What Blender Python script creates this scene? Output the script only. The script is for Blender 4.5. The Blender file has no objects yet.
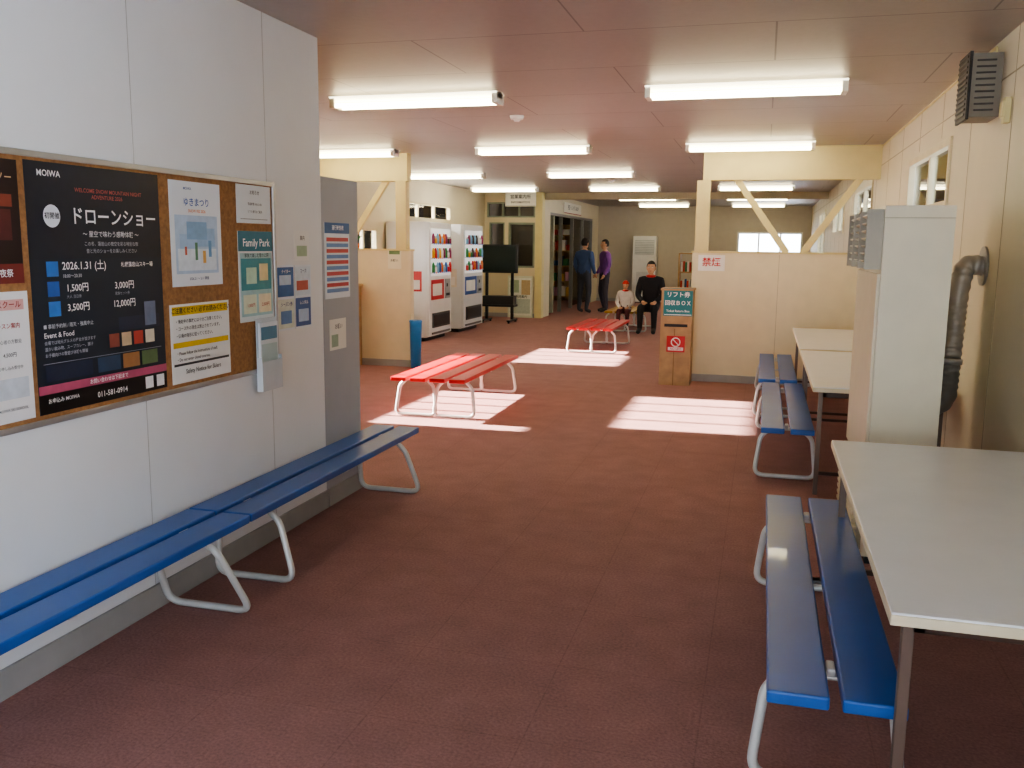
import bpy, bmesh, math, random
from mathutils import Matrix, Vector
random.seed(4)
S=bpy.context.scene
COL=bpy.context.collection
# ------------------------------------------------------------------ materials
def lin(c):
    c=c/255.0
    return c/12.92 if c<=0.04045 else ((c+0.055)/1.055)**2.4
def rgb(h):
    if isinstance(h,str):
        h=h.lstrip('#'); h=tuple(int(h[i:i+2],16) for i in (0,2,4))
    return (lin(h[0]),lin(h[1]),lin(h[2]),1)
MC={}
def M(col,rough=0.6,metal=0.0,var=0.06,scale=8.0,bump=0.0,emit=0.0,coat=0.0,name=None):
    key=(col,rough,metal,var,scale,bump,emit,coat)
    if key in MC: return MC[key]
    m=bpy.data.materials.new(name or 'mat_%s'%(str(col).strip('#')))
    m.use_nodes=True; nt=m.node_tree; b=nt.nodes['Principled BSDF']
    b.inputs['Roughness'].default_value=rough; b.inputs['Metallic'].default_value=metal
    b.inputs['Coat Weight'].default_value=coat
    c=rgb(col)
    tc=nt.nodes.new('ShaderNodeTexCoord'); n=nt.nodes.new('ShaderNodeTexNoise')
    n.inputs['Scale'].default_value=scale; n.inputs['Detail'].default_value=5
    nt.links.new(tc.outputs['Object'],n.inputs['Vector'])
    r=nt.nodes.new('ShaderNodeValToRGB')
    r.color_ramp.elements[0].position=0.3; r.color_ramp.elements[1].position=0.7
    r.color_ramp.elements[0].color=tuple(max(0,x*(1-var)) for x in c[:3])+(1,)
    r.color_ramp.elements[1].color=tuple(min(1,x*(1+var)) for x in c[:3])+(1,)
    nt.links.new(n.outputs['Fac'],r.inputs['Fac']); nt.links.new(r.outputs['Color'],b.inputs['Base Color'])
    if bump>0:
        bp=nt.nodes.new('ShaderNodeBump'); bp.inputs['Strength'].default_value=bump; bp.inputs['Distance'].default_value=0.01
        n2=nt.nodes.new('ShaderNodeTexNoise'); n2.inputs['Scale'].default_value=scale*12
        nt.links.new(tc.outputs['Object'],n2.inputs['Vector'])
        nt.links.new(n2.outputs['Fac'],bp.inputs['Height']); nt.links.new(bp.outputs['Normal'],b.inputs['Normal'])
    if emit>0:
        b.inputs['Emission Color'].default_value=c; b.inputs['Emission Strength'].default_value=emit
    MC[key]=m
    return m
def tile_mat(name,c1,c2,mortar,w,h,ms,rough,noise=0.12,offset=0.0,nscale=6,bump=0.15,spec=0.5,loc=(0,0,0),fine=0.8,fscale=12):
    m=bpy.data.materials.new(name); m.use_nodes=True; nt=m.node_tree; b=nt.nodes['Principled BSDF']
    b.inputs['Roughness'].default_value=rough; b.inputs['Specular IOR Level'].default_value=spec
    tc=nt.nodes.new('ShaderNodeTexCoord'); br=nt.nodes.new('ShaderNodeTexBrick')
    br.offset=offset; br.inputs['Scale'].default_value=1; br.inputs['Brick Width'].default_value=w
    br.inputs['Row Height'].default_value=h; br.inputs['Mortar Size'].default_value=ms; br.inputs['Mortar Smooth'].default_value=0.1
    br.inputs['Color1'].default_value=rgb(c1); br.inputs['Color2'].default_value=rgb(c2); br.inputs['Mortar'].default_value=rgb(mortar)
    mpn=nt.nodes.new('ShaderNodeMapping'); mpn.inputs['Location'].default_value=loc
    nt.links.new(tc.outputs['Object'],mpn.inputs[0]); nt.links.new(mpn.outputs[0],br.inputs['Vector'])
    def noisemul(prev,scale,amt,detail=6):
        n=nt.nodes.new('ShaderNodeTexNoise'); n.inputs['Scale'].default_value=scale; n.inputs['Detail'].default_value=detail
        nt.links.new(tc.outputs['Object'],n.inputs['Vector'])
        mr=nt.nodes.new('ShaderNodeMapRange'); mr.inputs['From Min'].default_value=0.25; mr.inputs['From Max'].default_value=0.75
        mr.inputs['To Min'].default_value=1-amt; mr.inputs['To Max'].default_value=1+amt
        nt.links.new(n.outputs['Fac'],mr.inputs['Value'])
        mx=nt.nodes.new('ShaderNodeVectorMath'); mx.operation='SCALE'
        nt.links.new(prev,mx.inputs[0]); nt.links.new(mr.outputs['Result'],mx.inputs['Scale'])
        return mx.outputs[0],n
    o,n1=noisemul(br.outputs['Color'],nscale,noise)
    o,n2=noisemul(o,nscale*fscale,noise*fine,3)
    o,n3=noisemul(o,0.7,noise*0.7,3)
    nt.links.new(o,b.inputs['Base Color'])
    bp=nt.nodes.new('ShaderNodeBump'); bp.inputs['Strength'].default_value=bump; bp.inputs['Distance'].default_value=0.005
    nt.links.new(n2.outputs['Fac'],bp.inputs['Height']); nt.links.new(bp.outputs['Normal'],b.inputs['Normal'])
    return m
def glass_mat():
    m=bpy.data.materials.new('window_glass'); m.use_nodes=True; nt=m.node_tree; nt.nodes.clear()
    o=nt.nodes.new('ShaderNodeOutputMaterial'); mx=nt.nodes.new('ShaderNodeMixShader')
    t=nt.nodes.new('ShaderNodeBsdfTransparent'); g=nt.nodes.new('ShaderNodeBsdfGlossy'); g.inputs['Roughness'].default_value=0.02
    f=nt.nodes.new('ShaderNodeFresnel'); f.inputs['IOR'].default_value=1.45
    nt.links.new(f.outputs[0],mx.inputs[0]); nt.links.new(t.outputs[0],mx.inputs[1]); nt.links.new(g.outputs[0],mx.inputs[2])
    nt.links.new(mx.outputs[0],o.inputs[0]); return m
GLASS=glass_mat()
# ------------------------------------------------------------------ mesh builder
def fillet(pts,r,n=6,closed=False):
    pts=[Vector(p) for p in pts]; out=[]
    N=len(pts)
    for i,p in enumerate(pts):
        if not closed and (i==0 or i==N-1): out.append(p); continue
        a=pts[i-1];b=pts[(i+1)%N]
        da=(a-p);db=(b-p);ra=min(r,da.length*.45,db.length*.45)
        s=p+da.normalized()*ra;e=p+db.normalized()*ra
        for k in range(n+1):
            t=k/n
            out.append(s*(1-t)**2+p*2*t*(1-t)+e*t*t)
    return out
class MB:
    def __init__(s,name):
        s.name=name; s.bm=bmesh.new(); s.mats=[]
    def mi(s,m):
        if m not in s.mats: s.mats.append(m)
        return s.mats.index(m)
    def box(s,x0,x1,y0,y1,z0,z1,m,T=None):
        vs=[Vector((x,y,z)) for z in (z0,z1) for y in (y0,y1) for x in (x0,x1)]
        if T is not None: vs=[T@v for v in vs]
        v=[s.bm.verts.new(p) for p in vs]; k=s.mi(m)
        for f in ((0,2,3,1),(4,5,7,6),(0,1,5,4),(2,6,7,3),(0,4,6,2),(1,3,7,5)):
            fc=s.bm.faces.new([v[i] for i in f]); fc.material_index=k
    def beam(s,p0,p1,w,h,m,up=(0,0,1)):
        p0=Vector(p0);p1=Vector(p1);d=(p1-p0);L=d.length;d.normalize()
        u=Vector(up); x=d.cross(u)
        if x.length<1e-4: x=d.cross(Vector((0,1,0)))
        x.normalize(); z=x.cross(d)
        T=Matrix(((x.x,d.x,z.x,p0.x),(x.y,d.y,z.y,p0.y),(x.z,d.z,z.z,p0.z),(0,0,0,1)))
        s.box(-w/2,w/2,0,L,-h/2,h/2,m,T)
    def quad(s,ps,m):
        f=s.bm.faces.new([s.bm.verts.new(Vector(p)) for p in ps]); f.material_index=s.mi(m)
    def tube(s,pts,r,m,seg=10,closed=False,radii=None,smooth=True):
        pts=[Vector(p) for p in pts]; k=s.mi(m); rings=[]; N=len(pts); prev=None
        for i,p in enumerate(pts):
            if closed: t=(pts[(i+1)%N]-pts[i-1])
            elif i==0: t=pts[1]-p
            elif i==N-1: t=p-pts[i-1]
            else: t=pts[i+1]-pts[i-1]
            t.normalize()
            if prev is None:
                a=Vector((0,0,1)) if abs(t.z)<.9 else Vector((1,0,0))
                n=t.cross(a).normalized()
            else:
                n=prev-t*prev.dot(t); n.normalize()
            prev=n; b=t.cross(n); rr=radii[i] if radii else r
            rings.append([s.bm.verts.new(p+(n*math.cos(2*math.pi*j/seg)+b*math.sin(2*math.pi*j/seg))*rr) for j in range(seg)])
        M_=N if closed else N-1
        for i in range(M_):
            A=rings[i];B=rings[(i+1)%N]
            for j in range(seg):
                f=s.bm.faces.new((A[j],A[(j+1)%seg],B[(j+1)%seg],B[j])); f.material_index=k; f.smooth=smooth
        if not closed:
            f=s.bm.faces.new(list(reversed(rings[0])));f.material_index=k
            f=s.bm.faces.new(rings[-1]);f.material_index=k
    def cyl(s,p0,p1,r0,r1,m,seg=16): s.tube([p0,p1],r0,m,seg,radii=[r0,r1])
    def ell(s,c,r,m,seg=16,rings=10,T=None,zmin=-2,keep=None):
        c=Vector(c); k=s.mi(m); tmp=bmesh.new()
        bmesh.ops.create_uvsphere(tmp,u_segments=seg,v_segments=rings,radius=1)
        mp={}
        for v in tmp.verts:
            p=Vector((v.co.x*r[0],v.co.y*r[1],v.co.z*r[2]))
            p=p+c
            if T is not None: p=T@p
            mp[v]=p
        nv={}
        for f in tmp.faces:
            cc=f.calc_center_median()
            if keep and not keep(cc): continue
            vs=[]
            for v in f.verts:
                if v not in nv: nv[v]=s.bm.verts.new(mp[v])
                vs.append(nv[v])
            ff=s.bm.faces.new(vs); ff.material_index=k; ff.smooth=True
        tmp.free()
    def mesh(s,me,T,m):
        k=s.mi(m); base=len(s.bm.verts)
        vs=[s.bm.verts.new(T@v.co) for v in me.vertices]
        for p in me.polygons:
            try:
                f=s.bm.faces.new([vs[i] for i in p.vertices]); f.material_index=k
            except ValueError: pass
    def done(s,parent=None,bevel=0.0,loc=None,rotz=0.0,seg=2,recalc=True):
        if recalc: bmesh.ops.recalc_face_normals(s.bm,faces=s.bm.faces)
        me=bpy.data.meshes.new(s.name); s.bm.to_mesh(me); s.bm.free()
        for m in s.mats: me.materials.append(m)
        o=bpy.data.objects.new(s.name,me); COL.objects.link(o)
        if bevel>0:
            b=o.modifiers.new('bevel','BEVEL'); b.width=bevel; b.segments=seg; b.limit_method='ANGLE'; b.angle_limit=math.radians(50)
            b.harden_normals=False
        if parent: o.parent=parent
        if loc is not None: o.location=loc
        o.rotation_euler[2]=rotz
        return o
def empty(name,loc=(0,0,0),rotz=0):
    e=bpy.data.objects.new(name,None); e.location=loc; e.rotation_euler[2]=rotz; e.empty_display_size=.1; COL.objects.link(e); return e
def textmesh(body,size,align='CENTER',bold=0.0):
    c=bpy.data.curves.new('t','FONT'); c.body=body; c.size=size; c.align_x=align; c.align_y='CENTER'; c.resolution_u=2; c.offset=bold
    o=bpy.data.objects.new('t',c); COL.objects.link(o); bpy.context.view_layer.update()
    dg=bpy.context.evaluated_depsgraph_get(); me=bpy.data.meshes.new_from_object(o.evaluated_get(dg))
    bpy.data.objects.remove(o); bpy.data.curves.remove(c); return me
def frameT(facing,c):
    c=Vector(c)
    if facing=='X+': X,Y,Z=(0,1,0),(0,0,1),(1,0,0)
    elif facing=='Y-': X,Y,Z=(1,0,0),(0,0,1),(0,-1,0)
    elif facing=='X-': X,Y,Z=(0,-1,0),(0,0,1),(-1,0,0)
    return Matrix(((X[0],Y[0],Z[0],c.x),(X[1],Y[1],Z[1],c.y),(X[2],Y[2],Z[2],c.z),(0,0,0,1)))
def poster(name,facing,c,w,h,base,rects=(),texts=(),thick=0.002,rough=0.45,b=None,badge=None):
    own=b is None
    if own: b=MB(name)
    T=frameT(facing,c)
    b.box(-w/2,w/2,-h/2,h/2,0,thick,M(base,rough,var=.02),T)
    for i,(u0,v0,u1,v1,col) in enumerate(rects):
        z=thick+0.0004+0.00015*i
        ps=[T@Vector(((u-.5)*w,(v-.5)*h,z)) for u,v in ((u0,v0),(u1,v0),(u1,v1),(u0,v1))]
        b.quad(ps,M(col,rough,var=.08,scale=30))
    if badge:
        u,v,r,col=badge; z=thick+.0035
        f=b.bm.faces.new([b.bm.verts.new(T@Vector(((u-.5)*w+r*math.cos(a*math.pi/14),(v-.5)*h+r*math.sin(a*math.pi/14),z))) for a in range(28)]); f.material_index=b.mi(M(col,rough,var=0))
    for (u,v,sz,body,col,al) in texts:
        me=textmesh(body,sz*h,al,bold=sz*h*0.012)
        b.mesh(me,T@Matrix.Translation(((u-.5)*w,(v-.5)*h,thick+0.0045)),M(col,rough,var=.0))
        bpy.data.meshes.remove(me)
    if own: return b.done(recalc=False)
# ------------------------------------------------------------------ shared materials
WALLW=M('#eceded',.55,var=.02,scale=3,bump=.05,name='wall_panel_white')
WALLC=M('#e0d5b6',.55,var=.03,scale=3,bump=.05,name='wall_panel_cream')
WALLG=M('#b0b3b7',.6,var=.02,name='partition_shade_grey')  # grey stands in for the shade on the low partition
WALLT=M('#c4bbac',.6,var=.03,name='wall_taupe')
SEAM=M('#c4c3bf',.7,name='seam')
SEAMC=M('#b3a684',.7,name='seam_cream')
BASE=M('#aaa8a4',.6,name='baseboard_grey')
CREAM=M('#e3d69c',.5,var=.03,name='cream_paint')
PART=M('#e9ddbc',.55,var=.03,name='partition_cream')
DARK=M('#1b1b1c',.5,name='dark')
WHITE=M('#eeeeea',.4,var=.02,name='white_paint')
ALU=M('#b9bbbd',.35,metal=.7,name='aluminium')
STEEL=M('#d2d3cf',.35,metal=.2,name='painted_tube')
WOOD=M('#b58f5e',.5,var=.15,scale=12,name='light_wood')
BLUE=M('#2560b0',.35,var=.06,scale=5,name='bench_blue',coat=.25)
RED=M('#d2202a',.35,var=.08,scale=5,name='bench_red',coat=.2)
YEL=M('#b48a2c',.4,var=.08,name='bench_yellow')
FLOOR=tile_mat('carpet_tile','#a57c76','#a37a74','#9a736d',0.5,0.5,0.0025,.8,noise=.10,nscale=6,bump=.5,spec=.2,loc=(.12,.1,0),fine=2.0,fscale=16)
CEIL=tile_mat('ceiling_board','#aea79f','#aca59d','#7f7973',1.82,0.91,0.005,.42,noise=.04,nscale=2,bump=.05,offset=0.5)
HC=2.49; XL=-2.27; XR=1.09; YF=24.0; XA=-5.5; XB=-4.3
# ------------------------------------------------------------------ shell
def wallX(name,x0,x1,y0,y1,holes,m,z0=0,z1=HC):
    b=MB(name)
    ys=sorted(set([y0,y1]+[v for h in holes for v in h[:2]])); zs=sorted(set([z0,z1]+[v for h in holes for v in h[2:]]))
    for i in range(len(ys)-1):
        for j in range(len(zs)-1):
            cy=(ys[i]+ys[i+1])/2; cz=(zs[j]+zs[j+1])/2
            if any(h[0]<cy<h[1] and h[2]<cz<h[3] for h in holes): continue
            b.box(x0,x1,ys[i],ys[i+1],zs[j],zs[j+1],m)
    bmesh.ops.remove_doubles(b.bm,verts=b.bm.verts,dist=1e-5)
    return b.done(recalc=False)
def wallY(name,y0,y1,x0,x1,holes,m,z0=0,z1=HC):
    b=MB(name)
    xs=sorted(set([x0,x1]+[v for h in holes for v in h[:2]])); zs=sorted(set([z0,z1]+[v for h in holes for v in h[2:]]))
    for i in range(len(xs)-1):
        for j in range(len(zs)-1):
            cx=(xs[i]+xs[i+1])/2; cz=(zs[j]+zs[j+1])/2
            if any(h[0]<cx<h[1] and h[2]<cz<h[3] for h in holes): continue
            b.box(xs[i],xs[i+1],y0,y1,zs[j],zs[j+1],m)
    bmesh.ops.remove_doubles(b.bm,verts=b.bm.verts,dist=1e-5)
    return b.done(recalc=False)
b=MB('floor'); b.box(-5.6,1.21,-4.1,17.8,-.1,0,FLOOR); b.box(-7.6,1.21,17.8,24.1,-.1,0,FLOOR); b.done()
b=MB('ceiling'); b.box(-5.6,1.21,-4.1,17.8,HC,HC+.1,CEIL); b.box(-7.6,1.21,17.8,24.1,HC,HC+.1,CEIL); b.done()
b=MB('ground_snow'); b.box(-40,40,-40,60,-.6,-.45,M('#f2f4f8',.8,name='snow')); b.done()
rightholes=[(-3.2,1.0,.85,2.2),(6.3,7.95,1.74,2.12),(10.6,12.6,1.7,2.16),(14.2,16.2,1.7,2.16),(18.5,20.5,1.2,2.16)]
wallX('wall_right',XR,XR+.12,-4,YF,rightholes,WALLC)
wallX('wall_left',XL-.1,XL,-4,4.39,[],WALLW)
leftholes=[(6.58,8.35,1.0,1.62),(6.95,8.6,1.82,2.34),(10.7,12.35,1.02,1.66),(13.3,15.6,1.86,2.12)]  # first three openings added, placed and sized to land the floor sun patches
wallX('wall_alcove_left',XA-.1,XA,4.3,17.8,leftholes,WALLC)
wallY('wall_alcove_front',4.29,4.39,XA,XL-.1,[],WALLC)
wallY('wall_back',-4.1,-4,XL-.1,XR+.12,[(-2.1,.95,.1,2.3)],WALLC)
wallY('wall_counter',17.7,17.8,XA,XB,[(-5.45,-4.45,2.0,2.3),(-5.0,-4.45,1.0,1.9),(-5.4,-5.08,1.35,1.9)],WALLC)
wallX('wall_shop',XB-.1,XB,17.8,YF,[(18.4,23.2,0,2.13)],WALLC)
wallY('wall_far',YF,YF+.1,XB-.1,XR+.12,[(-.7,.9,1.3,1.85)],WALLT)
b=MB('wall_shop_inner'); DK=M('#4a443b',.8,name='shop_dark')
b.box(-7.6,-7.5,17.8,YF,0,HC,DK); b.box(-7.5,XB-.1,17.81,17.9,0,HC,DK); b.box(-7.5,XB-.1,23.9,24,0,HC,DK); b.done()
b=MB('shop_display_shelf'); rs=random.Random(9)
b.box(-6.6,-4.45,23.82,23.88,.0,2.0,WOOD)
for x in (-6.6,-5.9,-5.2,-4.48): b.box(x,x+.03,23.4,23.82,0,2.0,WOOD)
for z in (.1,.5,.9,1.3,1.7): 
    b.box(-6.6,-4.45,23.4,23.82,z,z+.03,WOOD)
    x=-6.5
    while x<-4.6:
        ww=.08+rs.random()*.1; b.box(x,x+ww,23.45,23.7,z+.03,z+.15+rs.random()*.15,M(rs.choice(['#c8402a','#e8e4da','#2a5a8a','#e0b040','#4a8a5a','#dca0b0']),.6)); x+=ww+.03
b.done()
b=MB('trim_panel_seams')
for y in [1.06,1.99,2.92,3.85]: b.box(XL,XL+.0012,y-.0016,y+.0016,.1,HC,SEAM)
y=.3
while y<YF:
    segs=[(.1,HC)]
    for h in rightholes:
        if h[0]-.06<y<h[1]+.06: segs=[(.1,h[2]-.06),(h[3]+.06,HC)]
    for z0,z1 in segs: b.box(XR-.0015,XR,y-.003,y+.003,z0,z1,SEAMC)
    y+=.91
for x in (0.15,):
    b.box(x-.002,x+.002,9.9485,9.95,.1,1.38,SEAMC)
b.box(-4.9,-4.896,9.9485,9.95,.1,1.38,SEAMC)
b.box(XR-.004,XR,4.3,YF,2.28,2.2855,SEAMC)
b.done()
b=MB('baseboard_left'); b.box(XL,XL+.012,-4,4.39,0,.1,BASE); b.box(XL,XL+.012,4.4,4.84,0,.1,BASE); b.done(bevel=.002)
b=MB('baseboard_right'); b.box(XR-.012,XR,-4,YF,0,.08,BASE); b.done(bevel=.002)
b=MB('baseboard_partition'); b.box(-.76,XR,9.935,9.95,0,.08,BASE); b.box(XA,-4.0,9.935,9.95,0,.08,BASE); b.done(bevel=.002)
b=MB('baseboard_far'); b.box(XB,XR,YF-.012,YF,0,.08,BASE); b.box(XA,XB,17.688,17.7,0,.08,BASE); b.done()
b=MB('partition_low_shaded'); b.box(XL-.06,XL,4.395,4.84,0,1.80,WALLG); b.done(bevel=.003)
def win(n,facing,plane,a0,a1,z0,z1,bars=1,fm=None,t=.05,depth=.1):
    fm=fm or M('#dccfa8',.45,name='window_frame'); b=MB('window_%d'%n)
    def bx(p0,p1,q0,q1,d0,d1,m):
        if facing=='X': b.box(plane+d0,plane+d1,p0,p1,q0,q1,m)
        else: b.box(p0,p1,plane+d0,plane+d1,q0,q1,m)
    bx(a0,a1,z0,z0+t,0,depth,fm); bx(a0,a1,z1-t,z1,0,depth,fm)
    bx(a0,a0+t,z0+t,z1-t,0,depth,fm); bx(a1-t,a1,z0+t,z1-t,0,depth,fm)
    for i in range(bars):
        c=a0+(a1-a0)*(i+1)/(bars+1); bx(c-.02,c+.02,z0+t,z1-t,.02,.08,fm)
    bx(a0+t,a1-t,z0+t,z1-t,depth/2-.003,depth/2+.003,GLASS)
    return b.done(bevel=.003)
k=1
for h in rightholes: win(k,'X',XR-.015,h[0]-.03,h[1]+.03,h[2]-.03,h[3]+.03,1,depth=.1); k+=1
for i,h in enumerate(leftholes): win(k,'X',XA-.09,*h,bars=(4,3,3,2)[i],t=.025,depth=.1); k+=1
win(k,'Y',-4.1,-2.1,.95,.1,2.3,3,fm=ALU); k+=1
win(k,'Y',YF-.015,-.7,.9,1.3,1.85,2,fm=WHITE); k+=1
GR=M('#8f9b8a',.4,name='counter_frame')
win(k,'Y',17.7,-5.45,-4.45,2.0,2.3,2,fm=GR,t=.03); k+=1
win(k,'Y',17.7,-5.0,-4.45,1.0,1.9,0,fm=GR,t=.04); k+=1
win(k,'Y',17.7,-5.4,-5.08,1.35,1.9,0,fm=GR,t=.03); k+=1
b=MB('wall_counter_inner'); b.box(-5.6,-4.41,19.2,19.3,0,HC,M('#c9cfb4',.7)); b.done()
AF=M('#8d8c86',.4,metal=.4,name='door_frame_metal')
b=MB('door_1')
for y in (18.4,19.6,20.8,22.0,23.15): b.box(XB-.09,XB-.01,y,y+.05,0,2.13,AF)
b.box(XB-.09,XB-.01,18.4,23.2,2.08,2.13,AF); b.box(XB-.06,XB-.05,20.85,22.0,.05,2.08,GLASS); b.box(XB-.06,XB-.05,22.05,23.15,.05,2.08,GLASS)
b.box(XB-.09,XB-.01,20.8,23.2,1.0,1.05,AF); b.done()
b=MB('partition_right'); b.box(-.75,XR-.002,9.95,10.05,0,1.39,PART); b.box(-.76,XR-.002,9.94,10.06,1.39,1.41,CREAM); b.done(bevel=.003)
b=MB('partition_left'); b.box(XA+.002,-4.0,9.95,10.05,0,1.37,PART); b.box(XA+.002,-3.99,9.94,10.06,1.37,1.39,CREAM); b.done(bevel=.003)
b=MB('trim_header_right'); b.box(-.67,XR-.002,9.94,10.06,2.15,HC-.001,CREAM); b.box(-.73,-.59,9.94,10.06,1.41,2.15,CREAM)
b.beam((-.32,10,2.16),(.22,10,1.40),.05,.07,CREAM); b.beam((.90,10,2.16),(.38,10,1.40),.05,.07,CREAM); b.done(bevel=.003)
b=MB('trim_header_left'); b.box(XA+.002,-4.03,9.94,10.06,2.17,HC-.001,CREAM); b.box(-4.18,-4.05,9.94,10.06,1.39,2.17,CREAM)
b.beam((-4.3,10,2.2),(-4.85,10,1.39),.05,.07,CREAM); b.done(bevel=.003)
b=MB('trim_header_far'); b.box(XB,XR-.002,17.9,18.0,2.36,HC-.001,M('#b9ac90',.6)); b.box(-4.42,-4.28,17.62,17.82,0,HC-.001,CREAM); b.done()
# ------------------------------------------------------------------ lamps
TUBE=M('#fff3cc',.4,emit=9.0,var=0,name='fluorescent_tube')
DIFF=M('#fff9df',.4,emit=1.8,var=0,name='lamp_reflector')
HOUS=M('#f0ecdc',.4,name='lamp_housing')
def lamp(cx,cy):
    b=MB('ceiling_fluorescent_lamp'); L=.62
    b.box(-L,L,-.05,.05,-.045,0,HOUS)
    for s in (-1,1):
        b.quad([(-L,s*.05,-.045),(L,s*.05,-.045),(L,s*.10,-.012),(-L,s*.10,-.012)],DIFF)
        b.cyl((-L+.03,s*.055,-.068),(L-.03,s*.055,-.068),.015,.015,TUBE,12)
    b.box(-L,-L+.035,-.085,.085,-.085,-.01,HOUS); b.box(L-.035,L,-.085,.085,-.085,-.01,HOUS)
    b.done(loc=(cx,cy,HC-.001),bevel=0)
for cx in (-2.42,-.18): lamp(cx,6.13)
lamp(-4.6,6.4)
for cy in (9.5,12.8,16.0,19.3,22.5):
    for cx in (-4.6,-2.42,-.20):
        if cy>17 and cx<-4: continue
        lamp(cx,cy)
lamp(-5.8,21.0)  # unseen lamp, added to brighten the shop interior
b=MB('smoke_detector'); b.cyl((0,0,0),(0,0,-.03),.06,.05,WHITE); b.cyl((0,0,-.03),(0,0,-.045),.03,.02,WHITE); b.done(loc=(-2.0,7.3,HC))
b=MB('smoke_detector'); b.cyl((0,0,0),(0,0,-.03),.06,.05,WHITE); b.cyl((0,0,-.03),(0,0,-.045),.03,.02,WHITE); b.done(loc=(-2.4,14.5,HC))
# ------------------------------------------------------------------ benches
def bench(cx,y0,y1,col,sw=.14,gap=.035,h=.36,rotz=0,cy=None,pair=1,foot=.19,fx=(.03,.03)):
    L=y1-y0; b=MB('slatted_bench'); n=2
    W=n*sw+gap
    offs=[0] if pair==1 else [-(W+gap)/2,(W+gap)/2]
    for o in offs:
        for i in range(2):
            x0=o-W/2+i*(sw+gap)
            b.box(x0,x0+sw,-L/2,L/2,h-.035,h,col)
        for s in (-1,1):
            yy=s*(L/2-.22)
            b.box(o-W/2+.02,o+W/2-.02,yy-.02,yy+.02,h-.05,h-.036,STEEL)
            b.box(o-.012,o+.012,yy-.03,yy+.03,h-.036,h-.012,STEEL)
            yf=s*(L/2-foot)
            pts=[(o+W/2-.05,yy,h-.055),(o+W/2-.0,yy,h-.10),(o+W/2+fx[1],yf,.016),(o-W/2-fx[0],yf,.016),(o-W/2+.0,yy,h-.10),(o-W/2+.05,yy,h-.055)]
            b.tube(fillet(pts,.06,6),.0145,STEEL,10)
        b.box(o-.02,o+.02,-.02,.02,h-.05,h-.036,STEEL)
        b.box(o-W/2+.02,o+W/2-.02,-.02,.02,h-.05,h-.036,STEEL)
    return b.done(loc=(cx,(y0+y1)/2,0),rotz=rotz,bevel=.006,seg=2)
bench(-2.10,3.12,4.98,BLUE,sw=.132,gap=.03,fx=(0,.08)); bench(-2.10,1.20,3.11,BLUE,sw=.132,gap=.03,fx=(0,.08),foot=.14)
bench(.226,2.20,4.08,BLUE,sw=.15,gap=.03)
bench(.19,5.64,7.62,BLUE); bench(.16,7.8,9.7,BLUE)
bench(-2.64,6.87,8.66,RED,pair=2,rotz=math.radians(1),sw=.135); bench(-2.22,11.9,13.55,RED,pair=2,sw=.13); bench(-2.25,15.2,16.7,YEL,pair=2)
# ------------------------------------------------------------------ tables
TOP=M('#eef0f1',.28,var=.02,name='table_laminate'); BRN=M('#4a362c',.4,metal=.2,name='table_steel'); EDG=M('#ddd2b4',.4,name='table_edge')
def table(y0,y1):
    L=(y1-y0)/2; b=MB('folding_table'); W=.375; h=.66
    b.box(-W,W,-L,L,h-.006,h,TOP); b.box(-W-.002,W+.002,-L-.002,L+.002,h-.03,h-.006,EDG)
    b.box(-W+.06,W-.06,-L+.07,-L+.1,h-.07,h-.03,BRN); b.box(-W+.06,W-.06,L-.1,L-.07,h-.07,h-.03,BRN)
    b.box(-W+.06,-W+.085,-L+.07,L-.07,h-.07,h-.03,BRN); b.box(W-.085,W-.06,-L+.07,L-.07,h-.07,h-.03,BRN)
    for sx in (-1,1):
        for sy in (-1,1):
            x=sx*(W-.05);y=sy*(L-.09); b.box(x-.013,x+.013,y-.013,y+.013,0,h-.03,M('#77675c',.4,metal=.4))
    for sy in (-1,1): b.box(-W+.06,W-.06,sy*(L-.09)-.01,sy*(L-.09)+.01,.12,.14,BRN)
    b.done(loc=(.31+W,(y0+y1)/2,0),bevel=.002)
table(2.04,3.91); table(5.42,7.38); table(7.5,9.46)
# ------------------------------------------------------------------ heater unit + duct
UN=M('#e2d8bb',.4,var=.03,name='heater_enamel')
b=MB('floor_standing_heater'); x0,x1,y0,y1,h=.50,.785,4.3,5.25,1.64
b.box(x0,x1,y0,y1,.04,h,UN); b.box(x0+.02,x1-.02,y0+.02,y1-.02,0,.04,DARK)
b.box(x0-.012,x0,y0+.03,y1-.03,.42,1.34,UN)
for i in range(7):
    z=1.38+i*.034
    T=Matrix.Translation((x0-.03,0,z))@Matrix.Rotation(math.radians(25),4,'Y')
    b.box(-.035,.03,y0+.05,y1-.05,0,.006,UN,T)
b.box(x0-.002,x0,y0+.05,y1-.05,1.37,1.62,DARK)
for yy in (y0+.03,y1-.04,y0+.34,y0+.64): b.box(x0-.07,x0,yy,yy+.012,1.36,1.625,M('#b4ad9a',.5))
b.box(x0-.02,x0,y0+.04,y1-.04,.06,.40,M('#a39c86',.5))
for i in range(9): b.box(x0-.045,x0-.02,y0+.06,y1-.06,.08+i*.034,.094+i*.034,UN)
for i in range(5): b.box(x0+.06,x1-.06,y0-.002,y0,.2+i*.03,.21+i*.03,M('#7d786a',.6))
b.box(x0,x1,y0-.003,y0,1.585,1.588,SEAMC)
b.done(bevel=.006)
b=MB('exhaust_duct'); DUC=M('#aaa294',.45,metal=.3,name='duct'); DD=M('#7b766c',.5)
path=fillet([(XR,5.14,1.37),(1.0,5.13,1.38),(.975,5.12,1.25),(.965,5.11,.95),(.955,5.10,.66),(.84,5.10,.60),(.79,5.10,.60)],.08,8)
dense=[]
for i in range(len(path)-1):
    a,c=Vector(path[i]),Vector(path[i+1]); n=max(1,int((c-a).length/.008))
    for j in range(n): dense.append(a.lerp(c,j/n))
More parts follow.
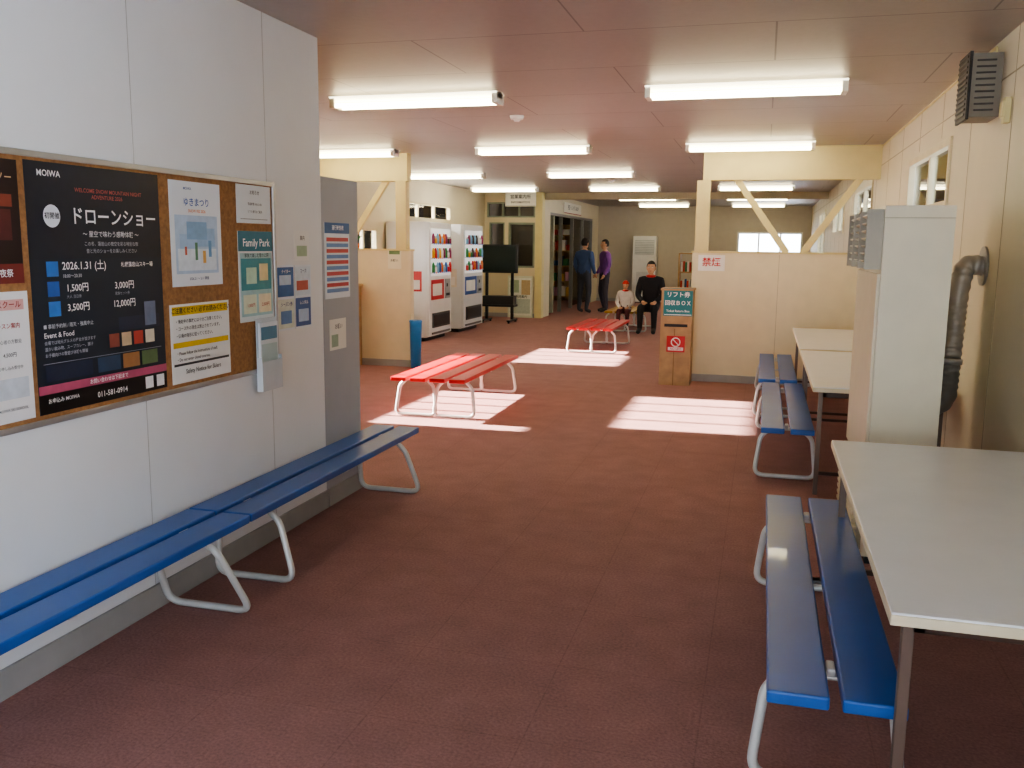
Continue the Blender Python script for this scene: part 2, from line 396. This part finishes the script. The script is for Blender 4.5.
rad=[.050+.003*math.sin(i*1.57) for i in range(len(dense))]
cut=int(len(dense)*.58)
b.tube(dense[:cut],.05,DUC,18,radii=rad[:cut]); b.tube(dense[cut-1:],.05,DD,18,radii=rad[cut-1:])
b.cyl((XR-.012,5.14,1.37),(XR,5.14,1.37),.10,.10,M('#a8a396',.4,metal=.3),24); b.cyl(dense[cut],dense[cut+3],.058,.058,ALU,18)
b.done()
# ------------------------------------------------------------------ wall speaker
b=MB('wall_speaker'); b.box(.95,XR,5.12,5.36,2.11,2.42,M('#8a8272',.5)); b.box(.935,.95,5.11,5.37,2.10,2.43,M('#2a2724',.5))
for i in range(12): b.box(.928,.935,5.13,5.35,2.12+i*.0255,2.133+i*.0255,M('#4a443e',.5))
for i in range(9): b.box(.97,1.06,5.115,5.12,2.14+i*.03,2.15+i*.03,M('#4a453c',.5))
b.done(bevel=.004)
b=MB('wall_cable_conduit'); b.tube(fillet([(XR-.008,5.25,2.44),(XR-.008,5.25,2.47),(XR-.008,9.9,2.47)],.02),.006,CREAM,8); b.done()
b=MB('wall_bracket'); b.box(XR-.03,XR,4.88,4.93,2.05,2.17,CREAM); b.box(XR-.04,XR-.03,4.87,4.94,2.08,2.15,CREAM); b.done(bevel=.003)
# ------------------------------------------------------------------ ticket return box
b=MB('ticket_return_box'); WD=M('#b09066',.5,var=.18,scale=9,name='plywood')
b.box(-1.02,-.70,9.55,9.88,0,1.0,WD); b.box(-1.03,-.69,9.54,9.89,1.0,1.02,WD); b.box(-.98,-.74,9.546,9.55,.62,.65,DARK)
b.box(-.875,-.868,9.546,9.55,.0,.6,M('#86653c',.6))
poster('x','Y-',(-.845,9.545,.88),.30,.29,'#1f7f86',[(.03,.03,.97,.06,'#e8f2f2'),(.03,.94,.97,.97,'#e8f2f2')],
  [(.5,.76,.21,'リフト券','#ffffff','CENTER'),(.5,.46,.19,'回収ＢＯＸ','#ffffff','CENTER'),(.5,.18,.11,'Ticket Return Box','#ffffff','CENTER')],b=b)
poster('x','Y-',(-.855,9.545,.44),.19,.17,'#c21f28',[(.08,.1,.92,.3,'#f4eeee')],[(.5,.2,.18,'NO LIFT','#c21f28','CENTER')],b=b)
T=frameT('Y-',(-.855,9.541,.46)); rg=[T@Vector((.045*math.cos(a*math.pi/10),.045*math.sin(a*math.pi/10)+.0,.001)) for a in range(20)]
b.tube(rg,.006,WHITE,6,closed=True); b.tube([T@Vector((-.03,.03,.001)),T@Vector((.03,-.03,.001))],.005,WHITE,6)
b.done(bevel=0,recalc=False)
poster('no_smoking_sign','Y-',(-.545,9.947,1.285),.28,.17,'#f4f1ea',[],[(.5,.52,.58,'禁煙','#c8202a','CENTER')])
poster('notice_paper','Y-',(-4.2,9.947,1.28),.17,.24,'#efe9d2',[(.1,.7,.9,.9,'#7a9a6a')],[(.5,.4,.14,'お願い','#444444','CENTER')])
# ------------------------------------------------------------------ notice board
b=MB('cork_notice_board'); CORK=M('#a97c50',.85,var=.22,scale=60,bump=.5,name='cork')
b.box(XL+.001,XL+.012,1.55,3.87,.86,1.72,CORK)
for (a0,a1,z0,z1) in ((1.54,3.89,1.71,1.73),(1.54,3.89,.845,.865),(3.87,3.89,.865,1.71),(1.54,1.56,.865,1.71)): b.box(XL+.001,XL+.02,a0,a1,z0,z1,ALU)
b.done(bevel=.002)
PX=XL+.0125
poster('drone_show_poster','X+',(PX,2.705,1.29),.655,.82,'#1a2838',
 [(0,.62,1,1,'#1c2433'),(0,.0,1,.08,'#0b0d12'),(0,.08,1,.115,'#c05a78'),(.04,.2,.96,.203,'#8b93a0'),(.10,.47,.18,.53,'#2b5fae'),(.10,.39,.18,.45,'#3579c8'),(.10,.55,.18,.61,'#3579c8'),
  (.52,.23,.60,.29,'#8d4a3e'),(.62,.23,.70,.29,'#c9b390'),(.72,.23,.80,.29,'#b0413a'),(.82,.23,.90,.29,'#d8cdb8'),(.42,.13,.60,.195,'#2f4a66'),(.62,.13,.76,.195,'#a1734b'),(.78,.13,.92,.195,'#607a52'),
  (.80,.015,.87,.07,'#f4f4f4'),(.90,.015,.97,.07,'#f4f4f4'),(.6,.30,.95,.36,'#22304a'),(.05,.13,.38,.195,'#1f2f4a'),(.82,.31,.92,.42,'#6d7c94')],
 [(.07,.955,.035,'MOIWA','#ffffff','LEFT'),(.58,.90,.024,'WELCOME SNOW MOUNTAIN NIGHT','#b9625e','CENTER'),(.56,.875,.024,'ADVENTURE 2026','#b9625e','CENTER'),
  (.62,.79,.078,'ドローンショー','#ffffff','CENTER'),(.155,.79,.027,'初開催','#1a2230','CENTER'),
  (.58,.72,.028,'〜 星空で味わう感動体験 〜','#d9dde4','CENTER'),(.58,.68,.020,'この冬、藻岩山の夜空を彩る特別な夜','#aeb5c0','CENTER'),(.58,.65,.020,'音と光のショーをお楽しみください','#aeb5c0','CENTER'),
  (.20,.59,.044,'2026.1.31 (土)','#ffffff','LEFT'),(.64,.59,.024,'札幌藻岩山スキー場','#ffffff','LEFT'),(.2,.55,.02,'18:00〜20:30','#c9ced6','LEFT'),
  (.22,.50,.040,'1,500円','#ffffff','LEFT'),(.58,.50,.040,'3,000円','#ffffff','LEFT'),(.22,.465,.016,'大人 当日券','#9aa3b0','LEFT'),(.58,.465,.016,'家族セット券','#9aa3b0','LEFT'),
  (.22,.42,.040,'3,500円','#ffffff','LEFT'),(.56,.42,.040,'12,000円','#ffffff','LEFT'),(.05,.35,.02,'■ 事前予約制 / 雨天・強風中止','#ccd2da','LEFT'),(.05,.315,.03,'Event & Food','#ffffff','LEFT'),
  (.05,.285,.017,'会場では地元グルメの屋台が並びます','#aeb5c0','LEFT'),(.05,.26,.017,'温かい飲み物、スープカレー、豚汁','#aeb5c0','LEFT'),(.05,.235,.017,'お子様向けの雪遊び体験も開催','#aeb5c0','LEFT'),
  (.5,.097,.022,'お問い合わせは下記まで','#ffffff','CENTER'),(.05,.05,.022,'お申込み MOIWA','#ffffff','LEFT'),(.4,.035,.034,'011-581-0914','#ffffff','LEFT')],rough=.35,badge=(.155,.79,.037,'#e8ebf0'))
poster('red_night_poster','X+',(PX,2.17,1.505),.36,.38,'#2a1a1c',[(0,0,1,.16,'#7a2c28'),(.1,.35,.9,.6,'#5a2a2a'),(.6,.62,.92,.72,'#8a4434')],[(.8,.85,.08,'スノー','#d8b890','CENTER'),(.8,.08,.07,'夜祭','#ffffff','CENTER')])
poster('ski_school_poster','X+',(PX,2.17,1.085),.375,.41,'#f1efee',[(.58,.86,.95,.94,'#e7b4ae'),(.6,.18,.95,.34,'#d7dde4')],[(.78,.90,.06,'スクール','#a01818','CENTER'),(.74,.74,.045,'レッスン案内','#b03030','CENTER'),(.76,.62,.035,'初心者の方歓迎','#888888','CENTER'),(.76,.52,.04,'4,500円','#555555','CENTER'),(.76,.42,.03,'お申し込み受付中','#777777','CENTER'),(.76,.10,.03,'MOIWA SKI SCHOOL','#777777','CENTER')])
poster('winter_map_poster','X+',(PX,3.27,1.48),.345,.42,'#e9eef3',[(.08,.12,.92,.68,'#bcd0e4'),(.12,.15,.88,.36,'#dfe9f1'),(.16,.36,.5,.5,'#a9c6e0'),(.5,.38,.86,.56,'#9fbfdd'),(.3,.45,.7,.62,'#8fb4d6'),(.45,.25,.5,.42,'#5f8f6c'),(.25,.3,.29,.38,'#cf6a5a'),(.6,.22,.66,.34,'#e0b060'),(.72,.28,.78,.44,'#6f9fc8')],
 [(.25,.93,.035,'MOIWA','#2a5a9a','LEFT'),(.5,.80,.085,'ゆきまつり','#2a5fa8','CENTER'),(.5,.72,.04,'SNOW FES 2026','#d9762a','CENTER'),(.5,.07,.035,'2026.2.1 〜 2.11 開催','#23476f','CENTER')])
poster('safety_notice','X+',(PX,3.275,1.04),.41,.32,'#efefec',[(.03,.86,.97,.97,'#e6c022'),(.03,.45,.97,.52,'#e6c022'),(.03,.22,.97,.25,'#3a3a3a')],
 [(.5,.915,.078,'ご注意ください 必ずお読みください','#222222','CENTER'),(.06,.78,.055,'・滑走中の事故には十分ご注意ください。','#333333','LEFT'),(.06,.69,.055,'・コース外の滑走は禁止されています。','#333333','LEFT'),(.06,.60,.055,'・係員の指示に従ってください。','#333333','LEFT'),
 (.06,.38,.055,'・Please follow the instructions of staff.','#333333','LEFT'),(.06,.30,.055,'・Do not enter closed courses.','#333333','LEFT'),(.5,.14,.08,'Safety Notice for Skiers','#333333','CENTER')])
poster('notice_letter','X+',(PX+.004,3.705,1.62),.285,.17,'#e4e8ea',[(.1,.1,.9,.12,'#9a9a9a')],[(.5,.8,.12,'お知らせ','#444444','CENTER'),(.5,.5,.08,'営業時間 9:00-21:00','#666666','CENTER'),(.5,.3,.08,'リフト運行のご案内','#666666','CENTER')])
poster('family_park_poster','X+',(PX,3.715,1.295),.29,.41,'#dfe9ea',[(.0,.78,1,1,'#2c7f92'),(.04,.06,.96,.76,'#a9cfd0'),(.06,.35,.94,.70,'#3f97a0'),(.1,.09,.48,.30,'#dfe7d0'),(.54,.09,.92,.30,'#efe3c4'),(.2,.42,.5,.6,'#bfe0c8'),(.58,.45,.84,.64,'#e7d9a8')],
 [(.5,.87,.12,'Family Park','#ffffff','CENTER'),(.5,.73,.05,'家族で楽しむ雪の公園','#1a4a4e','CENTER'),(.3,.18,.05,'1,000円','#aa3322','CENTER'),(.73,.18,.05,'2,000円','#aa3322','CENTER')])
poster('leaflet_notice','X+',(XL,4.17,1.435),.15,.15,'#f0f0ee',[(.15,.15,.85,.5,'#a9c0a0')],[(.5,.75,.16,'案内','#333333','CENTER')])
poster('course_guide_poster','X+',(XL,4.085,1.18),.35,.32,'#e8eef4',[(.03,.52,.48,.97,'#3f6fae'),(.52,.52,.97,.97,'#dbe6ee'),(.03,.03,.48,.48,'#dfe5d8'),(.52,.03,.97,.48,'#3b5f9c'),(.08,.7,.4,.85,'#c9d9ea'),(.56,.6,.9,.75,'#c25a48'),(.1,.1,.4,.3,'#5b86b8'),(.6,.1,.9,.3,'#b9cde2'),(.495,0,.505,1,'#a8a8a8')],
 [(.25,.9,.07,'ナイター','#ffffff','CENTER'),(.75,.9,.07,'コース','#1c3f77','CENTER'),(.25,.4,.07,'シーズン券','#1c3f77','CENTER'),(.75,.4,.07,'レンタル','#ffffff','CENTER')])
poster('timetable_poster','X+',(XL,4.57,1.355),.30,.41,'#e6ebf0',[(0,.86,1,1,'#38659c')]+[(.06,.08+.075*i,.94,.13+.075*i,('#c94a4a' if i%2 else '#6f93c4')) for i in range(10)],[(.5,.93,.07,'運行時刻表','#ffffff','CENTER')])
poster('small_notice','X+',(XL,4.56,.95),.2,.17,'#eceae0',[(.1,.1,.5,.5,'#9fb59a')],[(.5,.75,.18,'お願い','#444444','CENTER')])
b=MB('leaflet_holder'); AC=M('#d5dde2',.15,name='acrylic'); XH=XL+.022; b.box(XH,XH+.004,3.68,3.86,.76,1.10,AC); b.box(XH+.004,XH+.03,3.68,3.86,.76,.766,AC)
b.box(XH+.028,XH+.030,3.68,3.86,.766,.90,AC); b.box(XH+.004,XH+.028,3.68,3.683,.766,.92,AC); b.box(XH+.004,XH+.028,3.857,3.86,.766,.92,AC)
b.box(XH+.006,XH+.016,3.69,3.85,.77,1.08,M('#dfe6ea',.5)); b.box(XH+.016,XH+.017,3.70,3.84,1.0,1.06,M('#4a7f9a',.5)); b.box(XH+.016,XH+.017,3.70,3.84,.80,.98,M('#b9cfd0',.5)); b.done()
# ------------------------------------------------------------------ vending machines
def vending(cy,W,body,acc,seed):
    rnd=random.Random(seed); b=MB('vending_machine'); x0,x1,h=XA+.03,-4.78,1.78
    BM=M(body,.35,var=.02); y0,y1=cy-W/2,cy+W/2
    b.box(x0,x1-.05,y0,y1,.06,h,BM); b.box(x0+.05,x1-.1,y0+.03,y1-.03,0,.06,DARK)
    b.box(x1-.05,x1,y0+.005,y1-.005,.08,h-.01,M(acc,.35,var=.02))
    b.box(x1-.001,x1+.004,y0+.07,y1-.07,.98,1.68,M('#e7ecec',.3,emit=.35,var=.02))
    cols=['#c8202a','#1f5fa8','#2e8a4a','#e3b22a','#f0f0ee','#3a2a22','#d8762a','#7fb8d8','#8a2a5a']
    n=9
    for r in range(3):
        z=1.05+r*.215
        b.box(x1,x1+.035,y0+.07,y1-.07,z-.03,z-.018,M('#bfc3c4',.4)); 
        for i in range(n):
            y=y0+.12+(W-.24)*i/(n-1); c=M(rnd.choice(cols),.3,var=.0); tall=rnd.random()>.4
            hh=.15 if tall else .11
            b.cyl((x1+.02,y,z-.018),(x1+.02,y,z-.018+hh*.7),.026,.026,c,8); b.cyl((x1+.02,y,z-.018+hh*.7),(x1+.02,y,z-.018+hh),.024,.011,c if tall else ALU,8)
            b.box(x1+.034,x1+.038,y-.022,y+.022,z-.034,z-.016,M(rnd.choice(['#2a62c0','#c8302a','#2a62c0']),.3,emit=.2))
    b.box(x1,x1+.012,y1-.30,y1-.08,.62,.92,M('#aab0b2',.35,metal=.4)); b.box(x1+.012,x1+.016,y1-.25,y1-.2,.8,.85,DARK); b.box(x1+.012,x1+.018,y1-.27,y1-.12,.66,.70,DARK)
    b.box(x1,x1+.008,y0+.08,y1-.36,.62,.92,M('#c8202a' if seed==1 else '#2a5fa8',.4)); b.box(x1,x1+.01,y0+.12,y1-.45,.68,.86,M('#f0f0e8',.5))
    b.box(x1,x1+.02,y0+.12,y1-.12,.20,.42,M('#55595b',.4)); b.box(x1+.02,x1+.026,y0+.15,y1-.15,.23,.39,M('#202224',.3))
    b.box(x1,x1+.015,y0+.1,y1-.1,.10,.13,M('#777777',.5))
    b.box(x1-.33,x1-.12,y0-.003,y0,.75,1.05,M('#d04a4a' if seed==1 else '#e8e0d0',.5)); b.box(x1-.30,x1-.15,y0-.005,y0-.003,.78,.92,M('#f2eee6',.5))
    return b.done(bevel=.008)
vending(13.12,.98,'#e9ebe9','#e9ebe9',1); vending(14.75,1.05,'#e3e6e6','#dfe2e2',2)
# ------------------------------------------------------------------ display stand, notice panel, signs, cabinet, shelf, bin
b=MB('display_monitor_stand'); BK=M('#1c2022',.35,name='monitor_black')
b.box(-5.15,-4.45,16.38,16.45,.93,1.46,BK); b.box(-5.12,-4.48,16.372,16.38,.96,1.43,M('#22302f',.25,name='screen'))
b.beam((-5.05,16.42,.93),(-5.05,16.42,.05),.05,.05,BK); b.beam((-4.55,16.42,.93),(-4.55,16.42,.05),.05,.05,BK)
b.box(-5.12,-4.48,16.28,16.56,.30,.34,BK); b.box(-5.10,-4.50,16.3,16.54,.34,.5,M('#2d3133',.5))
for x in (-5.05,-4.55): b.box(x-.03,x+.03,16.15,16.69,.03,.06,BK); b.cyl((x,16.18,0),(x,16.18,.03),.02,.02,DARK,8); b.cyl((x,16.66,0),(x,16.66,.03),.02,.02,DARK,8)
b.done(bevel=.005)
poster('counter_notice_board','Y-',(-4.72,17.66,.42),.52,.84,'#dfe3cf',[(.05,.05,.95,.95,'#eef0e2'),(.1,.6,.45,.9,'#a9bfa0'),(.55,.55,.9,.9,'#c9b48a'),(.1,.1,.9,.45,'#c7d3c4')],[(.5,.5,.07,'ご利用案内','#445544','CENTER')],thick=.03)
poster('hanging_sign','Y-',(-4.68,17.45,2.345),.62,.28,'#f1f0e6',[(.02,.02,.98,.06,'#b9b9aa')],[(.5,.65,.30,'営業案内所','#3a3a3a','CENTER'),(.5,.28,.2,'INFORMATION','#3a3a3a','CENTER')],thick=.03)
poster('shop_sign','X+',(XB,20.6,2.28),1.9,.24,'#efe9d6',[(.0,.0,1,.08,'#a33a2a')],[(.5,.55,.5,'売店・レンタル SHOP','#3a3a3a','CENTER')],thick=.02)
b=MB('floor_air_conditioner'); b.box(-3.3,-2.7,23.6,23.95,0.02,1.72,WHITE); b.box(-3.25,-2.75,23.59,23.6,1.25,1.62,M('#cfd2d0',.5))
for i in range(8): b.box(-3.24,-2.76,23.57,23.59,1.27+i*.043,1.285+i*.043,WHITE)
b.box(-3.2,-2.8,23.595,23.6,.2,.8,M('#dcdedc',.5)); b.box(-3.28,-2.72,23.62,23.93,0,.02,DARK); b.done(bevel=.01)
b=MB('wooden_shelf')
for x in (-1.78,-1.45): b.box(x,x+.03,19.8,20.15,0,1.32,WOOD)
for z in (.08,.5,.9,1.3): b.box(-1.75,-1.45,19.8,20.15,z,z+.025,WOOD)
for i in range(6): b.box(-1.73+i*.045,-1.70+i*.045,19.85,20.05,.525,.525+.2+.02*(i%3),M(['#c8402a','#e8e4da','#2a5a8a'][i%3],.6))
for i in range(6): b.box(-1.73+i*.045,-1.70+i*.045,19.85,20.05,.925,.925+.2+.02*(i%2),M(['#e8e4da','#c8402a','#3a8a5a'][i%3],.6))
b.done(bevel=.003)
b=MB('wooden_cabinet'); b.box(-5.15,-4.62,9.45,9.92,0,.95,WOOD); b.box(-5.17,-4.60,9.43,9.93,.95,.975,M('#d2b484',.5))
for i in range(3): b.box(-5.12,-4.65,9.44,9.45,.06+i*.3,.33+i*.3,M('#c5a06c',.5)); b.box(-4.93,-4.84,9.42,9.44,.2+i*.3,.215+i*.3,ALU)
b.done(bevel=.004)
b=MB('blue_trash_bin'); BB=M('#3f92dc',.4,name='bin_blue')
b.tube([(-3.9,9.85,0),(-3.9,9.85,.54),(-3.9,9.85,.56),(-3.9,9.85,.57),(-3.9,9.85,.55),(-3.9,9.85,.03)],.1,BB,20,radii=[.058,.072,.078,.074,.068,.05]); b.done()
b=MB('potted_plant'); b.cyl((-4.72,10,1.39),(-4.72,10,1.45),.035,.045,M('#d9702a',.6),12)
for i in range(16):
    a=i*2.4; r=.05+.03*random.random(); p0=Vector((-4.72,10,1.45)); p1=p0+Vector((math.cos(a)*r,math.sin(a)*r,.05+.05*random.random()))
    mid=(p0+p1)/2+Vector((0,0,.02)); b.tube([p0,mid,p1],.01,M('#2f7a3a',.6),5,radii=[.004,.012,.002])
b.done()
# ------------------------------------------------------------------ people
def person(name,base,face,J,jacket,pants,hat=None,hair='#2a211c',scale=1.0,skin='#d8a887',shoe='#2a2a2c',collar=None):
    root=empty(name,base,face)
    SK=M(skin,.55,var=.04); JK=M(jacket,.8,var=.12,scale=14); PT=M(pants,.8,var=.1,scale=14); SH=M(shoe,.6); HR=M(hair,.7,var=.2,scale=40)
    s=scale
    P={k:Vector(v)*s for k,v in J.items()}
    order=['pelvis','waist','chest','neck','headb','shL','elL','wrL','shR','elR','wrR','hipL','knL','anL','toL','hipR','knR','anR','toR']
    ed=[('pelvis','waist'),('waist','chest'),('chest','neck'),('neck','headb'),('chest','shL'),('shL','elL'),('elL','wrL'),('chest','shR'),('shR','elR'),('elR','wrR'),
        ('pelvis','hipL'),('hipL','knL'),('knL','anL'),('anL','toL'),('pelvis','hipR'),('hipR','knR'),('knR','anR'),('anR','toR')]
    rad=dict(pelvis=(.15,.12),waist=(.145,.115),chest=(.16,.12),neck=(.06,.06),headb=(.052,.052),shL=(.078,.078),elL=(.055,.055),wrL=(.036,.036),hipL=(.095,.1),knL=(.068,.068),anL=(.045,.045),toL=(.04,.032))
    me=bpy.data.meshes.new('sk'); me.from_pydata([P[k] for k in order],[(order.index(a),order.index(c)) for a,c in ed],[])
    o=bpy.data.objects.new('sk',me); COL.objects.link(o)
    o.modifiers.new('skin','SKIN'); sv=me.skin_vertices[0].data
    for i,k_ in enumerate(order):
        r=rad.get(k_) or rad[k_[:-1]+'L']; sv[i].radius=(r[0]*s,r[1]*s); sv[i].use_root=(k_=='pelvis')
    ss=o.modifiers.new('sub','SUBSURF'); ss.levels=2; ss.render_levels=2
    bpy.context.view_layer.update()
    m2=bpy.data.meshes.new_from_object(o.evaluated_get(bpy.context.evaluated_depsgraph_get()))
    bpy.data.objects.remove(o)
    for m in (JK,PT,SH,SK): m2.materials.append(m)
    lab={('neck','headb'):3,('anL','toL'):2,('anR','toR'):2}
    for q in ('L','R'):
        lab[('hip'+q,'kn'+q)]=1; lab[('kn'+q,'an'+q)]=1; lab[('pelvis','hip'+q)]=1
    for p in m2.polygons:
        c=p.center; best=None
        for a,d in ed:
            A,B=P[a],P[d]; AB=B-A; t=max(0,min(1,(c-A).dot(AB)/max(1e-9,AB.length_squared))); dd=(c-A-AB*t).length
            if best is None or dd<best[0]: best=(dd,(a,d))
        p.material_index=lab.get(best[1],0); p.use_smooth=True
    m2.name='body'; bo=bpy.data.objects.new('body',m2); COL.objects.link(bo); bo.parent=root
    h=MB('head'); hc=P['headb']+Vector((0,0.0,.085*s)); T=Matrix.Translation(hc)@Matrix.Scale(s,4)
    h.ell((0,0,0),(.073,.092,.112),SK,20,14,T); h.ell((0,-.03,-.06),(.055,.06,.05),SK,14,10,T)
    h.ell((0,-.098,-.012),(.012,.016,.022),SK,8,6,T)
    for q in (-1,1):
        h.ell((q*.075,.005,-.005),(.01,.02,.03),SK,8,6,T)
        h.ell((q*.028,-.083,.012),(.013,.008,.008),M('#f0ece6',.3),8,6,T); h.ell((q*.028,-.089,.012),(.006,.005,.006),DARK,8,6,T)
        h.ell((q*.03,-.086,.034),(.017,.005,.003),HR,8,4,T)
    h.ell((0,-.088,-.052),(.022,.006,.005),M('#a8594e',.5),8,4,T)
    h.ell((0,.012,.018),(.083,.096,.112),HR,20,14,T,keep=lambda c:(c.z>.45) or (c.y>.05 and c.z>-.6) or (abs(c.x)>.75 and c.z>0.1 and c.y>-.3))
    if hat:
        HT=M(hat,.8); h.ell((0,.008,.03),(.09,.102,.105),HT,20,14,T,keep=lambda c:c.z>.15)
        h.tube([T@Vector((.088*math.cos(a*math.pi/8),.008+.1*math.sin(a*math.pi/8),.048)) for a in range(16)],.013*s,HT,8,closed=True)
    h.done(parent=root)
    hd=MB('hands')
    for q in ('L','R'):
        w=P['wr'+q]; d=(w-P['el'+q]).normalized(); side=Vector((1,0,0)) if abs(d.x)<.8 else Vector((0,1,0)); side=(side-d*side.dot(d)).normalized(); nn=d.cross(side)
        hd.tube([w,w+d*.03*s,w+d*.075*s],.03,SK,10,radii=[.026*s,.033*s,.03*s])
        inn=-1 if q=='L' else 1
        for i,L in enumerate((.062,.07,.066,.052)):
            b0=w+d*.068*s+side*(i-1.5)*.018*s; b1=b0+d*L*.5*s+nn*.004*s; b2=b1+d*L*.45*s+nn*.016*s
            hd.tube([b0,b1,b2],.009,SK,7,radii=[.0095*s,.009*s,.007*s])
        b0=w+d*.03*s+side*inn*.026*s; hd.tube([b0,b0+side*inn*.022*s+d*.022*s,b0+side*inn*.028*s+d*.05*s],.01,SK,7,radii=[.012*s,.011*s,.008*s])
    hd.done(parent=root)
    if collar:
        c=MB('collar'); nk=P['neck']; c.tube([nk+Vector((.066*s*math.cos(a*math.pi/8),.066*s*math.sin(a*math.pi/8),.0)) for a in range(16)],.022*s,M(collar,.8),8,closed=True); c.done(parent=root)
    return root
STAND=dict(pelvis=(0,0,.92),waist=(0,0,1.08),chest=(0,0,1.30),neck=(0,0,1.46),headb=(0,-.015,1.53),shL=(.19,0,1.38),elL=(.25,.02,1.12),wrL=(.23,-.10,.90),shR=(-.19,0,1.38),elR=(-.25,.02,1.12),wrR=(-.22,-.12,.92),
 hipL=(.10,0,.86),knL=(.115,-.02,.49),anL=(.12,.02,.09),toL=(.13,-.15,.045),hipR=(-.10,0,.86),knR=(-.11,-.05,.49),anR=(-.12,.06,.09),toR=(-.13,-.11,.045))
SIT=dict(pelvis=(0,0,.47),waist=(0,-.0,.62),chest=(0,-.02,.84),neck=(0,-.04,1.0),headb=(0,-.065,1.06),shL=(.18,-.02,.92),elL=(.22,-.08,.66),wrL=(.12,-.30,.56),shR=(-.18,-.02,.92),elR=(-.22,-.08,.66),wrR=(-.10,-.31,.56),
 hipL=(.09,-.05,.455),knL=(.12,-.44,.46),anL=(.12,-.42,.09),toL=(.13,-.58,.042),hipR=(-.09,-.05,.455),knR=(-.12,-.43,.46),anR=(-.12,-.46,.09),toR=(-.13,-.62,.042))
person('standing_person_blue_jacket',(-3.74,19.3,0),math.radians(155),STAND,'#4c6494','#3f434e',scale=.93)
person('standing_person_purple_jacket',(-3.36,19.7,0),math.radians(-60),STAND,'#8550a0','#46424e',scale=.92)
person('seated_person_black_coat',(-1.82,15.33,.01),0,SIT,'#1f1f26','#232329',collar='#c8302e',scale=.95)
person('seated_child',(-2.24,15.30,.09),0,SIT,'#ddd6d0','#5a2a30',hat='#c83a34',scale=.62,collar='#c8302e')
# ------------------------------------------------------------------ light
w=bpy.data.worlds.new('world'); S.world=w; w.use_nodes=True; nt=w.node_tree; bg=nt.nodes['Background']
tc=nt.nodes.new('ShaderNodeTexCoord'); sx=nt.nodes.new('ShaderNodeSeparateXYZ'); rp=nt.nodes.new('ShaderNodeValToRGB')
nt.links.new(tc.outputs['Generated'],sx.inputs[0]); nt.links.new(sx.outputs['Z'],rp.inputs[0]); nt.links.new(rp.outputs[0],bg.inputs[0])
rp.color_ramp.elements[0].color=(.84,.92,1,1); rp.color_ramp.elements[1].color=(.46,.64,.95,1)
bg.inputs[1].default_value=6.0
sun=bpy.data.lights.new('sun','SUN'); sun.energy=44; sun.angle=math.radians(.8); sun.color=(1,.93,.86)
so=bpy.data.objects.new('sun',sun); COL.objects.link(so); so.rotation_euler=Vector((1,.03,-.42)).to_track_quat('-Z','Y').to_euler(); so.location=(-15,8,8)
def portal(c,sx_,sy_,d):
    l=bpy.data.lights.new('window_portal','AREA'); l.shape='RECTANGLE'; l.size=sx_; l.size_y=sy_; l.cycles.is_portal=True
    o=bpy.data.objects.new('window_portal',l); COL.objects.link(o); o.location=c; o.rotation_euler=Vector(d).to_track_quat('-Z','Y').to_euler()
portal((-.57,-4.12,1.2),3.1,2.3,(0,1,0))
portal((XR+.14,-1.1,1.5),1.4,4.3,(-1,0,0)); portal((XR+.14,7.1,1.93),.4,1.65,(-1,0,0))
portal((XA-.12,7.5,1.7),1.3,1.9,(1,0,0)); portal((XR+.14,13.4,1.93),.5,5.6,(-1,0,0))
# ------------------------------------------------------------------ camera
cam=bpy.data.cameras.new('camera'); cam.sensor_width=36; cam.lens=900/1024*36; cam.clip_start=.05
co=bpy.data.objects.new('camera',cam); COL.objects.link(co); S.camera=co
R=Matrix.Rotation(math.radians(15.44),4,'Z')@Matrix.Rotation(math.radians(90-8.77),4,'X')@Matrix.Rotation(0.011,4,'Z')
co.matrix_world=Matrix.Translation((0,0,1.45))@R
S.view_settings.view_transform='AgX'
S.view_settings.look='AgX - Medium High Contrast'
S.view_settings.exposure=0.75
